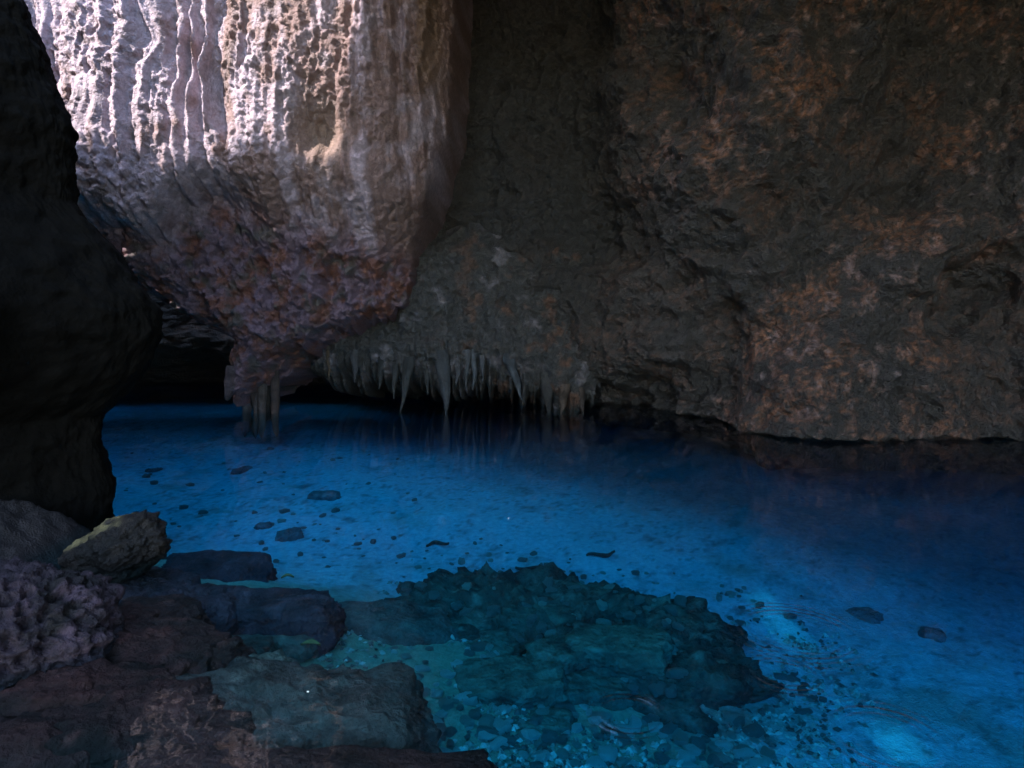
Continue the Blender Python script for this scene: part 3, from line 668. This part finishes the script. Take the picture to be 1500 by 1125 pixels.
# ------------------------------------------------------------------ cobbles and debris, one by one
rnd = random.Random(5)
cob = []
for s in range(10):
    me = rock_mesh('cobble', (1, 0.72 + 0.05 * (s % 3), 0.5 + 0.08 * (s % 4)), 200 + s, sub=2, box=0.75, amp=0.42, freq=1.4, rough=0.0, smooth=False)
    cob.append([me] + [me.copy() for _ in range(3)])
    for q, m_ in enumerate(cob[-1]): m_.materials.clear(); m_.materials.append(M_COB[q])
def put(name, px, py, size, tone, label, cat, group, depth=1.2):
    zt = -depth
    x, y, _ = pix(px, py, zt)
    for _i in range(5):
        zt = float(bed([x], [y])[0]); x, y, _ = pix(px, py, zt)
    o = link(name, cob[rnd.randrange(10)][tone]); o.location = (x, y, zt + size * 0.12)
    o.scale = (size * rnd.uniform(0.8, 1.3), size * rnd.uniform(0.8, 1.2), size * rnd.uniform(0.7, 1.1)); o.rotation_euler = (rnd.uniform(-.25, .25), rnd.uniform(-.25, .25), rnd.uniform(0, 6.28))
    return tag(o, label, cat, group)
CT = ('pale teal', 'mid-toned', 'dark')
n = 0
while n < 290:
    px, py = rnd.uniform(540, 1130), rnd.uniform(950, 1130)
    if px < 560 + (py - 950) * 0.35 or (px > 880 and py < 1050): continue
    tn_ = rnd.choice((0, 0, 1, 1, 2, 2))
    put('cobble', px, py, rnd.choice((0.022, 0.028, 0.035, 0.045, 0.06)), tn_, '%s cobble on the bed %s' % (CT[tn_], 'right beside the large foreground slab' if px < 690 else 'in the middle below the reef' if px < 880 else 'at the lower right below the reef'), 'cobble', 'cobbles on the bed in front of the reef'); n += 1
for k in range(240):
    r = rnd.random() ** 1.2
    if r < 0.45:
        px = rnd.uniform(380, 1120); py = 775 + (px - 380) * 0.17 + rnd.gauss(0, 22)
    elif r < 0.7:
        px = rnd.uniform(180, 620); py = rnd.uniform(625, 790)
    else:
        q = rnd.random(); px = 930 + 260 * q + rnd.gauss(0, 30); py = 880 + 120 * q + rnd.gauss(0, 28)
    put('stone', px, py, rnd.choice((0.014, 0.018, 0.024, 0.032, 0.045)) * (1.0 if py > 760 else 1.2), rnd.choice((1, 2, 2)), 'small dark stone strewn on the blue sand %s' % ('behind the reef' if r < 0.45 else 'of the far left pool' if r < 0.7 else 'right of the reef'), 'stone', 'dark stones strewn over the sand')
from mathutils.bvhtree import BVHTree
bpy.context.view_layer.update()
bvh = BVHTree.FromPolygons([reef.matrix_world @ q.co for q in reef.data.vertices], [tuple(q.vertices) for q in reef.data.polygons])
n = 0
while n < 150:
    px, py = rnd.uniform(580, 1000), rnd.uniform(855, 1020)
    d = Vector(((px - 750) / FPX, 1.0, (HOR - py) / FPX)).normalized()
    hit = bvh.ray_cast(Vector((0, 0, CAM_H)), d)
    if hit[0] is None: n += 1; continue
    size = rnd.choice((0.018, 0.025, 0.03, 0.045, 0.06)); tn_ = rnd.choice((1, 2, 2))
    o = put('pebble', px, py, size, tn_, '%s pebble lying on the %s of the reef' % (CT[tn_], 'left half' if px < 790 else 'right half'), 'pebble', 'pebbles on the reef')
    o.location = hit[0] + Vector((0, 0, size * 0.15)); n += 1

# fine gravel as one mass
gr_n = 5200
gx = rng.uniform(-1.6, 2.8, gr_n * 3); gy = rng.uniform(2.6, 6.6, gr_n * 3)
dn = sst(-0.15, 0.35, fbm(np.c_[gx * 0.9, gy * 0.9, 0 * gx], 3, off=401)) * sst(2.6, 1.6, gx - 0.1 * gy) * sst(-1.5, -0.7, gx)
pick = np.nonzero(rng.random(len(gx)) < dn)[0][:gr_n]
gx, gy = gx[pick], gy[pick]; gzz = bed(gx, gy)
base = np.array([(1, 0, 0), (0, 1, 0), (-1, 0, 0), (0, -1, 0), (0, 0, 0.7), (0, 0, -0.7)], float)
bf = np.array([(0, 1, 4), (1, 2, 4), (2, 3, 4), (3, 0, 4), (1, 0, 5), (2, 1, 5), (3, 2, 5), (0, 3, 5)])
sz = rng.uniform(0.012, 0.032, len(gx)); an = rng.uniform(0, 6.28, len(gx))
B = base[None] * sz[:, None, None] * rng.uniform(0.6, 1.4, (len(gx), 1, 3)) + rng.normal(0, 0.003, (len(gx), 6, 3))
ca, sa = np.cos(an)[:, None], np.sin(an)[:, None]
VX = B[..., 0] * ca - B[..., 1] * sa + gx[:, None]; VY = B[..., 0] * sa + B[..., 1] * ca + gy[:, None]; VZ = B[..., 2] + gzz[:, None] + 0.006
V = np.stack([VX, VY, VZ], -1).reshape(-1, 3); F = (bf[None] + 6 * np.arange(len(gx))[:, None, None]).reshape(-1, 3)
tc = np.array([(0.45, 0.42, 0.34), (0.28, 0.25, 0.19), (0.12, 0.1, 0.08)])[rng.integers(0, 3, len(gx))]
o = link('gravel', mesh_np('gravel', V, F, np.repeat(tc, 6, 0), False), M_SLAB); tag(o, 'fine gravel strewn over the bed of the pool', 'gravel', kind='stuff')

# ------------------------------------------------------------------ leaves, twigs, pale specks
def leaf(px, py, z, ln_, rz, label):
    x, y, _ = pix(px, py, z)
    n_ = 9; tt = np.linspace(0, 1, n_); wd = 0.36 * np.sin(tt * math.pi) ** 0.8
    V = []
    for a_, b_ in zip(tt, wd):
        for s in (-1, 0, 1): V.append(((a_ - .5) * ln_, s * b_ * ln_ * 0.5, 0.012 * abs(s) + 0.02 * math.sin(a_ * 3)))
    V = np.array(V); top = grid_faces(3, n_); k = len(V)
    V2 = np.vstack([V, V - [0, 0, 0.003]]); F = np.vstack([top, top[:, ::-1] + k])
    o = link('leaf', mesh_np('leaf', V2, F), M_LEAF); o.location = (x, y, z); o.rotation_euler = (0.1, 0.1, rz)
    tag(o, label, 'leaf')
leaf(455, 946, -0.50, 0.13, 0.1, 'yellow-brown fallen leaf by the sunken slabs in the foreground')
leaf(421, 847, -0.38, 0.10, 0.4, 'olive-yellow leaf on the sunken bed behind the long slab')
def twig(px, py, ln_, rz, label, seed):
    zt = -1.1
    x, y, _ = pix(px, py, zt)
    for _i in range(5): zt = float(bed([x], [y])[0]); x, y, _ = pix(px, py, zt)
    h = np.linspace(-.5, .5, 14); a = np.linspace(0, 2 * math.pi, 7, endpoint=False); H, A = np.meshgrid(h, a, indexing='ij')
    r = 0.022 * (1.1 - np.abs(H)) ; off_ = 0.05 * np.sin(H * 7 + seed)
    V = np.c_[(H * ln_).ravel(), (np.cos(A) * r + off_).ravel(), (np.sin(A) * r).ravel()]
    i = np.arange(14 * 7).reshape(14, 7); j = np.roll(i, -1, 1); F = np.stack([i[:-1].ravel(), i[1:].ravel(), j[1:].ravel(), j[:-1].ravel()], 1)
    o = link('twig', mesh_np('twig', V, F), M_TWIG); o.location = (x, y, zt + 0.03); o.rotation_euler = (0, 0, rz); tag(o, label, 'twig')
twig(785, 838, 0.42, -0.35, 'dark curved twig lying on the bright sand behind the reef', 1)
twig(882, 816, 0.34, 0.3, 'short dark twig on the sand right of the curved one', 4)
twig(640, 800, 0.26, 0.3, 'small dark twig on the sand in mid pool', 2)
def speck(px, py, s, label):
    o = link('shell', rock_mesh('shell', (s, s * 0.7, s * 0.5), px, sub=2, amp=0.3, rough=0), M_PALE); x, y, _ = pix(px, py, 0.004); o.location = (x, y, 0.004); tag(o, label, 'shell')
speck(451, 1013, 0.006, 'tiny white fleck above the large foreground slab')
speck(745, 759, 0.007, 'tiny white fleck floating in mid pool')
speck(171, 896, 0.008, 'tiny white fleck at the right foot of the pitted boulder')
